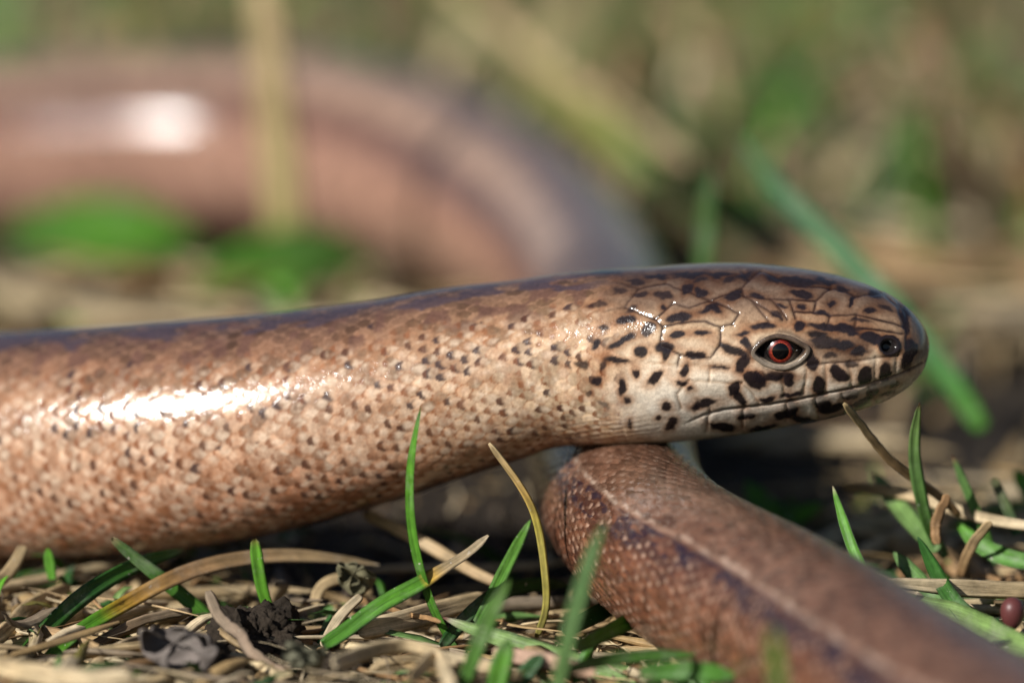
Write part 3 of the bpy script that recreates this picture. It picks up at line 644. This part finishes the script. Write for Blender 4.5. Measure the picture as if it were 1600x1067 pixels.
B('dry_straw', 'brown peeling straw hooked over the pale straw', 'straw', up(254,(1465,850),(1462,820),(1472,790),(1480,772)), .5, S1(TB), 'straw', crinkle=.05)
B('dry_straw', 'short tan straw splinter resting on top of the tail edge', 'straw', lie((4.2,4.2),(1298,909),(1320,912),(1342,915)), .32, S1(TN), 'straw')
B('dry_straw', 'pinkish straw slanting down through the right litter', 'straw', lie((2.5,1.5),(1365,785),(1400,825),(1440,865)), .75, [(0,(.42,.27,.19)),(1,TN)], 'straw', crinkle=.04)
B('dry_straw', 'rumpled tan straw between green blades in right litter', 'straw', lie((2.5,2),(1470,848),(1510,878),(1545,905)), .9, [(0,TN),(1,(.42,.28,.17))], 'straw', crinkle=.08)
B('dry_straw', 'stout tan straw lying under the red-tipped blade', 'straw', lie((2,2.2),(1385,850),(1440,862),(1500,895)), .8, [(0,TN),(1,TB)], 'straw', crinkle=.05)
B('dry_straw', 'pale straw curving below the broad pink-tipped leaf', 'straw', lie((1,1),(1380,962),(1450,990),(1520,1010),(1600,1030)), .8, S1(TN), 'straw', crinkle=.06)
B('dry_straw', 'cream straw slanting up behind the slim blade beside the tail', 'straw', lie((1.5,3),(1300,900),(1350,862),(1420,835),(1480,828)), .7, [(0,TN),(1,TP)], 'straw', crinkle=.04)
B('dry_straw', 'twisted brown straw lying across the right litter under green blades', 'straw', lie((2,3),(1400,900),(1450,880),(1520,862),(1610,858)), .7, [(0,TB),(1,TN)], 'straw', crinkle=.08)
B('dry_straw', 'pale straw fragment tucked under the flat pointed straw', 'straw', lie((2,2),(1430,935),(1490,925),(1560,932)), .8, S1(TP), 'straw', crinkle=.05)
B('dry_straw', 'short tan straw standing slanted beside the hooked peeling straw', 'straw', up((256,253),(1500,900),(1520,850),(1548,815)), .5, [(0,TB),(1,TN)], 'straw', crinkle=.04)
B('dry_straw', 'broad bleached straw lying along the front left corner', 'straw', lie((2.4,2.8),(-20,1035),(40,1050),(120,1060),(210,1058)), .95, [(0,TN),(1,TP)], 'straw', crinkle=.05)
B('dry_straw', 'bleached straw bent over beside the dark earth lump', 'straw', lie((2.6,2.2),(520,1040),(575,1018),(640,1010),(690,1022)), .7, [(0,TP),(1,TN)], 'straw', crinkle=.06)
# straws, left and middle
B('dry_twig', 'yellowish kinked stalk hanging beside the tail', 'twig', up((252,249.5),(838,995),(852,955),(852,900),(846,850),(832,795),(800,740),(764,692)), .36, [(0,OL),(.55,(.36,.31,.06)),(.7,(.42,.28,.08)),(1,TN)], 'straw')
B('dry_straw', 'straight tan straw propped behind the yellow-jointed blade', 'straw', up((262,256),(568,800),(620,826),(690,864),(740,893),(790,915)), .58, [(0,TN),(1,(.38,.27,.15))], 'straw')
B('dry_straw', 'curled tan straw tip leaning on the belly', 'straw', up((254,257),(-10,915),(15,892),(38,852)), .6, S1(TN), 'straw')
B('dry_straw', 'brown ridged straw with a hooked end in left litter', 'straw', up((247,251),(172,1024),(130,1005),(85,990),(40,982),(14,984)), .62, [(0,(.4,.28,.15)),(1,TB)], 'straw', crinkle=.04)
B('dry_straw', 'grey-brown straw bowed down beside the dead leaf', 'straw', up((244,249),(118,1080),(145,1045),(185,1014),(215,1001),(248,994)), .65, [(0,TN),(1,TG)], 'straw', crinkle=.04)
B('dry_straw', 'long frayed brown straw under the hooked one', 'straw', up((247,252),(20,1066),(90,1040),(150,1005),(220,970),(300,952)), .5, [(0,TB),(1,TG)], 'straw', crinkle=.06)
B('dry_twig', 'blurred grey twig sloping down onto dark earth', 'twig', up((247,243),(326,925),(348,968),(372,990),(402,1022),(445,1052)), .55, [(0,TG),(.5,(.2,.15,.11)),(1,(.28,.21,.15))], 'bark', crinkle=.12)
B('dry_straw', 'pale arched straw loop beside the upright bright blade', 'straw', up((256,258),(492,945),(500,920),(525,905),(560,908),(580,930)), .55, S1(TN), 'straw')
B('dry_straw', 'cream flat straw lying between blades under the neck', 'straw', lie((1.8,2.2),(560,985),(620,972),(700,950),(760,935)), 1.0, [(0,TP),(1,TN)], 'straw')
B('dry_straw', 'bent cream straw forming an elbow in the front litter', 'straw', lie((2.5,2.5),(640,1062),(662,1040),(680,1025),(696,1048),(706,1075)), .65, [(0,TN),(1,TP)], 'straw')
B('dry_straw', 'split tan straw lying beneath the tall thin blade', 'straw', lie((2.2,1.8),(648,1008),(700,1028),(760,1040),(815,1058)), .6, [(0,TP),(1,TN)], 'straw')
B('dry_straw', 'thin brown rootlet arching through the shade by the tail', 'straw', lie((1.5,2.5),(560,935),(620,955),(690,972)), .28, S1(TB), 'straw', crinkle=.05)
B('dry_straw', 'pale straw stub leaning against the yellow-jointed blade', 'straw', up((249,251),(505,1010),(530,965),(565,930)), .5, S1(TP), 'straw')
B('dry_straw', 'pinkish straw lying beside the stubby bright blade', 'straw', lie((2,2),(770,1020),(840,1030),(930,1050)), .75, [(0,(.50,.33,.25)),(1,(.42,.28,.2))], 'straw')
B('dry_straw', 'bleached straw crossing the left corner litter', 'straw', lie((1.5,2),(-10,1000),(20,975),(60,940),(110,918)), .8, S1(TN), 'straw')
B('dry_straw', 'short cream straw stub lying at the left corner', 'straw', lie((2.4,2.4),(92,1070),(105,1045),(116,1026)), .7, S1(TP), 'straw')
# background, out of focus
B('dry_twig', 'blurred tan stem standing before the far coil', 'twig', up((352,345),(455,480),(448,380),(440,250),(425,120),(410,-30)), 2.3, [(0,(.33,.30,.10)),(.35,(.42,.36,.16)),(1,(.50,.38,.22))], 'straw', roll=.2)
B('grass_blade', 'blurred fat green leaf lying against the far coil', 'leaf', up((366,370),(10,372),(80,366),(160,362),(250,365),(310,378)), 4.6, [(0,GR),(.4,GB),(1,GB)], 'leaf', roll=.3)
B('grass_blade', 'blurred green tuft leaf in front of the far bend', 'leaf', up((345,352),(300,480),(360,440),(440,410),(520,400),(580,420)), 4.0, [(0,GB),(1,GR)], 'leaf')
B('grass_blade', 'short blurred green blade rising behind the neck', 'grass blade', up((300,298),(1096,440),(1100,390),(1105,330),(1112,262)), .9, [(0,GQ),(.4,(.10,.22,.06)),(1,(.09,.18,.06))])
B('grass_blade', 'long blurred green blade slanting down behind the snout', 'grass blade', up((288,306),(1535,668),(1490,600),(1430,520),(1360,440),(1270,350),(1200,275),(1155,215)), 1.35, [(0,GR),(.3,(.04,.15,.04)),(1,(.05,.15,.06))], roll=.2)
B('dry_twig', 'blurred tan stalk slanting past the far bend', 'twig', up((400,350),(690,-40),(780,40),(880,120),(1000,200),(1080,255)), 1.2, [(0,TN),(1,(.36,.27,.16))], 'straw')
B('grass_blade', 'blurred olive blade running along the outer edge of far bend', 'leaf', up((390,345),(800,70),(880,150),(960,220),(1030,290)), 2.6, [(0,OL),(.6,(.24,.26,.06)),(1,GR)], 'leaf')
B('dry_twig', 'blurred upright straw leaning behind the far bend', 'twig', up((420,395),(960,300),(985,180),(1010,60),(1030,-60)), 1.6, [(0,TN),(1,(.36,.29,.16))], 'straw')

# reddish bud
bc = G(1582, 958, GROUND + 3.2); uu, vv = np.meshgrid(np.linspace(0, math.pi, 16), np.arange(24) / 24 * 2 * math.pi, indexing='ij')
rr = np.sin(uu) * (1 + .15 * np.cos(uu)) * .62
bud = np.stack([rr * np.cos(vv), rr * np.sin(vv), np.cos(uu) * .85], -1).reshape(-1, 3) + bc
BUDM = plain('bud_red', (.10, .030, .028), .42, .4, .0)
tag(mesh_obj('flower_bud', bud, grid_quads(16, 24), BUDM), 'round reddish brown bud on the wide pale leaf', 'bud')

# crumpled dead leaf and earth clods
def sheet(name, label, cat, cpx, cpy, z, sx, sy, col, seed, tilt):
    n = 26; a, b = np.meshgrid(np.linspace(-1, 1, n), np.linspace(-1, 1, n), indexing='ij')
    c0 = G(cpx, cpy, z); r = np.hypot(a, b); ang = np.arctan2(b, a)
    q = np.stack([a.ravel() * 1.3 + seed, b.ravel() * 1.3, a.ravel() * 0], 1)
    hgt = (fbm(q * 1.4, seed, 3).reshape(n, n) - .5) * 2.2 + .9 * a * a + .5 * np.abs(b)
    k = (1 - .62 * r**3 * (.1 + fbm(np.stack([ang.ravel() * 2, a.ravel() * 0, a.ravel() * 0], 1), seed + 3, 3).reshape(n, n)))
    x, y = a * sx * k, b * sy * k
    ct, st = math.cos(tilt), math.sin(tilt)
    top = np.stack([c0[0] + x * .92 - y * .38, c0[1] + (y * .92 + x * .38) * ct - hgt * st, c0[2] + hgt * ct + y * st], -1).reshape(-1, 3)
    bot = top - np.array([0, -.10, .10])
    q1 = grid_quads(n, n, False); q2 = q1[:, ::-1] + n * n
    rim_ = np.concatenate([np.arange(n) * n, (n - 1) * n + np.arange(1, n), (np.arange(n - 2, -1, -1)) * n + n - 1, np.arange(n - 2, 0, -1)])
    rn = np.roll(rim_, -1); q3 = np.stack([rim_, rn, rn + n * n, rim_ + n * n], 1)
    v = np.concatenate([top, bot]); cc = np.array(col)[None] * (.7 + .6 * fbm(v * .8, seed + 8, 3))[:, None]
    return tag(mesh_obj(name, v, np.concatenate([q1, q2, q3]), BARK, cc), label, cat)
sheet('dead_leaf', 'crumpled grey dead leaf lying in the front litter', 'leaf', 285, 1022, GROUND + 1.8, 3.2, 2.0, (.15, .13, .12), 4, .85)
sheet('dead_leaf', 'blurred greenish grey scrap of leaf on the dark earth', 'leaf', 478, 1030, GROUND + 2.2, 1.6, 1.0, (.15, .15, .105), 9, .9)
sheet('dead_leaf', 'curled dull green leaf scrap under the lower flank', 'leaf', 555, 905, GROUND + 3.0, 1.6, 1.3, (.16, .15, .09), 14, 1.1)
def clod(label, px, py, r, seed):
    c0 = G(px, py, GROUND + r * .15); uu, vv = np.meshgrid(np.linspace(0.001, math.pi - .001, 80), np.arange(120) / 120 * 2 * math.pi, indexing='ij')
    dr = np.stack([np.sin(uu) * np.cos(vv), np.sin(uu) * np.sin(vv), np.cos(uu) * .75], -1).reshape(-1, 3)
    k = .45 + .85 * fbm(dr * 1.7 + seed, seed, 4) + .55 * np.abs(fbm(dr * 5 + seed, seed + 5, 4) - .5) + .16 * (fbm(dr * 17 + seed, seed + 7, 3) - .5)
    v = dr * (r * k)[:, None] + c0
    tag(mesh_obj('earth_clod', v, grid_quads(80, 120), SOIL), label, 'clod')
clod('dark crumbly lump of earth beside the dead leaf', 395, 1015, 3.0, 3)
clod('small grey-brown earth lump by the foot of yellow-jointed blade', 525, 1055, 1.8, 6)
clod('dark earth lump under the blurred grey twig', 330, 1060, 2.2, 8)

# ------------------------------------------------------------------ uncountable turf and litter
cl = cen[::40]; clr = np.maximum(hh, hw)[::40]
clb = cen[::5]; clbr = np.maximum(hh, hw)[::5]
def free(pts, margin):                       # pts (n,k,3): keep those clear of the animal
    ok = np.ones(len(pts), bool)
    for a in range(0, len(pts), 400):
        q = pts[a:a + 400]; d = np.linalg.norm(q[:, :, None] - cl[None, None], axis=-1) - clr
        ok[a:a + 400] = d.min((1, 2)) > margin
    return ok
def stuff_ribbons(name, label, cat, mat, paths, widths, cols, flat=False, n=7):
    # paths (m,4,3) control points; quadratic-ish resample, 4-sided thin section
    m = len(paths); t = np.linspace(0, 1, n)
    b = np.stack([(1 - t)**3, 3 * t * (1 - t)**2, 3 * t * t * (1 - t), t**3], 1)
    c = np.einsum('nk,mkd->mnd', b, paths)
    tg = nrm(np.gradient(c, axis=1)); rv = nrm(rng.normal(0, 1, (m, 1, 3)) + np.array([0, -.6, 1.2]))
    sdv = nrm(np.cross(tg, rv)); nn = np.cross(sdv, tg)
    tp = np.interp(t, [0, .1, .6, .9, 1], [.6, .9, 1, .55, .08] if not flat else [.4, .9, 1, .9, .3])
    wd = widths[:, None] / 2 * tp[None]
    pr_ = np.array([(-1, .12), (0, -.12), (1, .12), (0, -.34)]) if not flat else np.array([(-1, 0), (0, .4), (1, 0), (0, -.4)])
    v = c[:, :, None] + sdv[:, :, None] * (wd[:, :, None] * pr_[None, None, :, 0])[..., None] + nn[:, :, None] * (wd[:, :, None] * pr_[None, None, :, 1])[..., None]
    q0 = grid_quads(n, 4); q = (q0[None] + (np.arange(m) * n * 4)[:, None, None]).reshape(-1, 4)
    k = np.repeat(cols, n * 4, axis=0) * np.interp(np.tile(np.repeat(t, 4), m), [0, .5, 1], [.8, 1, 1.1])[:, None]
    Lp = np.linalg.norm(np.diff(paths, axis=1), axis=-1).sum(1)
    gr_ = np.stack([(widths[:, None, None] * 3.5 * pr_[None, None, :, 0] + 0 * t[None, :, None]).reshape(-1), (Lp[:, None, None] * .35 * t[None, :, None] + 0 * pr_[None, None, :, 0]).reshape(-1), np.repeat(rng.random(m) * 400, n * 4)], 1)
    o = mesh_obj(name, v.reshape(-1, 3), q, mat, k, grain=gr_)
    o['kind'] = 'stuff'; return tag(o, label, cat)
def yd(d, z=GROUND): return CAM[1] + (d - (CAM[2] - z) * SP) / CP
def spread(n, d0, d1, power=1.0, pad=14):
    d = d0 + (d1 - d0) * rng.random(n)**power
    x = (rng.random(n) * 2 - 1) * (d * .107 + pad)
    return x, np.array([yd(q) for q in d]), d
GREENS = np.array([GR, GB, GD, GQ, GP, OL, (.05, .14, .03), (.09, .2, .04)]); TANS = np.array([TN, TP, TB, TG, (.40, .29, .16), (.52, .42, .26), (.36, .25, .12)])
def pick(tab, n): return tab[rng.integers(0, len(tab), n)] * (.7 + .6 * rng.random((n, 1)))

def clear_view(pts):                          # the coil and the bare earth by the neck are not overgrown
    a, b, d = proj(pts)
    coil = ((d < 405) & (a < 760) & (b < 395) & (b > 40)).any(1) | ((d < 372) & (a > 600) & (a < 1060) & (b < 440) & (b > 100)).any(1)
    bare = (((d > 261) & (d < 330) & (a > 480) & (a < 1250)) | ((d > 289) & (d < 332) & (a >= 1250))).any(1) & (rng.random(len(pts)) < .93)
    return ~(coil | bare)
# litter: lying straw, near and far
def litter(n, d0, d1, lmin, lmax, wmin, wmax, hmax, power=1.0):
    x, y, d = spread(n, d0, d1, power); a = rng.random(n) * math.pi * 2; L = lmin + (lmax - lmin) * rng.random(n)**1.6
    z = np.array(ground_z(x, y)) + .15 + hmax * rng.random(n)**1.6
    dx, dy = np.cos(a) * L, np.sin(a) * L; k = rng.normal(0, .16, (n, 2)) * L[:, None]
    def pt(f, kx): 
        p_ = np.stack([x + dx * (f - .5) + kx * -np.sin(a), y + dy * (f - .5) + kx * np.cos(a), z + rng.normal(0, .45, n)], 1); return p_
    path = np.stack([pt(0, 0), pt(.33, k[:, 0]), pt(.66, k[:, 1]), pt(1, 0)], 1)
    path[:, :, 2] = np.maximum(path[:, :, 2], GROUND - 1.0)
    return path, wmin + (wmax - wmin) * rng.random(n)
pa, wa = litter(2100, 226, 300, 4, 19, .3, 1.2, 2.1); pb, wb = litter(2600, 300, 900, 10, 40, .7, 2.4, 5.0, 1.3)
pc, wc = litter(500, 226, 290, 2, 6, .18, .5, 2.6); pd2, wd2 = litter(1300, 226, 290, 4, 13, .07, .2, 2.8)
pc = np.concatenate([pc, pd2]); wc = np.concatenate([wc, wd2])
pa = np.concatenate([pa, pc]); wa = np.concatenate([wa, wc])
ok = free(pa, .25) & clear_view(pa); stuff_ribbons('dry_litter', 'matted dry straw litter covering the ground under the slow worm', 'litter', STRAW, pa[ok], wa[ok], pick(TANS, ok.sum()), True)
ok = free(pb, 1.0) & clear_view(pb); stuff_ribbons('distant_litter', 'blurred dry straw spread over the ground behind the coil', 'litter', STRAW, pb[ok], wb[ok], pick(TANS, ok.sum()), True)
# crumbs of soil and chaff in the litter
nc = 2600; x, y, d = spread(nc, 226, 300); z = np.array(ground_z(x, y)) + 1.8 * rng.random(nc)
oct_ = np.array([(1,0,0),(-1,0,0),(0,1,0),(0,-1,0),(0,0,1),(0,0,-1)], float); of = np.array([(0,2,4),(2,1,4),(1,3,4),(3,0,4),(2,0,5),(1,2,5),(3,1,5),(0,3,5)])
cr = oct_[None] * (.08 + .42 * rng.random((nc, 1, 1))**3) * (.5 + rng.random((nc, 6, 1))) + np.stack([x, y, z], 1)[:, None] + rng.normal(0, .05, (nc, 6, 3))
okc = free(cr, .1); cr = cr[okc]
ct_ = np.where(rng.random((nc, 1)) < .55, pick(TANS, nc) * .7, np.array([(.05, .037, .027)]))[okc]
cb = mesh_obj('soil_crumbs', cr.reshape(-1, 3), np.zeros((0, 4)), BARK, np.repeat(ct_, 6, 0), None, False, (of[None] + (np.arange(len(cr)) * 6)[:, None, None]).reshape(-1, 3))
cb['kind'] = 'stuff'; tag(cb, 'crumbs of dark soil and chaff strewn in the litter', 'soil')
# turf: standing blades
def turf(n, d0, d1, h0, h1, w0, w1, power=1.0, lean=.7):
    x, y, d = spread(n, d0, d1, power); z = np.array(ground_z(x, y)) - .3
    H = h0 + (h1 - h0) * rng.random(n)**1.5; a = rng.random(n) * math.pi * 2; l = lean * H * (.2 + rng.random(n))
    dx, dy = np.cos(a) * l, np.sin(a) * l
    b = np.stack([x, y, z], 1); up_ = np.stack([dx * 0, dy * 0, H], 1); ou = np.stack([dx, dy, H * 0], 1)
    path = np.stack([b, b + up_ * .45 + ou * .08, b + up_ * .85 + ou * .4, b + up_ * (.95 - .3 * rng.random((n, 1))) + ou], 1)
    return path, w0 + (w1 - w0) * rng.random(n)
pa, wa = turf(420, 232, 288, 1.5, 4.5, .35, .8, lean=1.6)
ok = free(pa, .25) & clear_view(pa); stuff_ribbons('turf_grass', 'short green shoots scattered through the near litter', 'grass', GRASS, pa[ok], wa[ok], pick(GREENS, ok.sum()))
pb, wb = turf(500, 300, 372, 3, 9, .7, 1.8); pc, wc = turf(1900, 372, 900, 6, 24, .8, 2.6, 1.2)
pb = np.concatenate([pb, pc]); wb = np.concatenate([wb, wc]); ok = free(pb, 1.0) & clear_view(pb)
cc = np.where(rng.random((len(pb), 1)) < .40, pick(TANS, len(pb)), pick(GREENS, len(pb)))
stuff_ribbons('distant_turf', 'blurred green and straw coloured turf behind the far coil', 'grass', GRASS, pb[ok], wb[ok], cc[ok])
print('rings', nr, 'verts', len(FIN2), 'exit', s_exit, s_back0, s_back1, s_tail1, arc[-1])
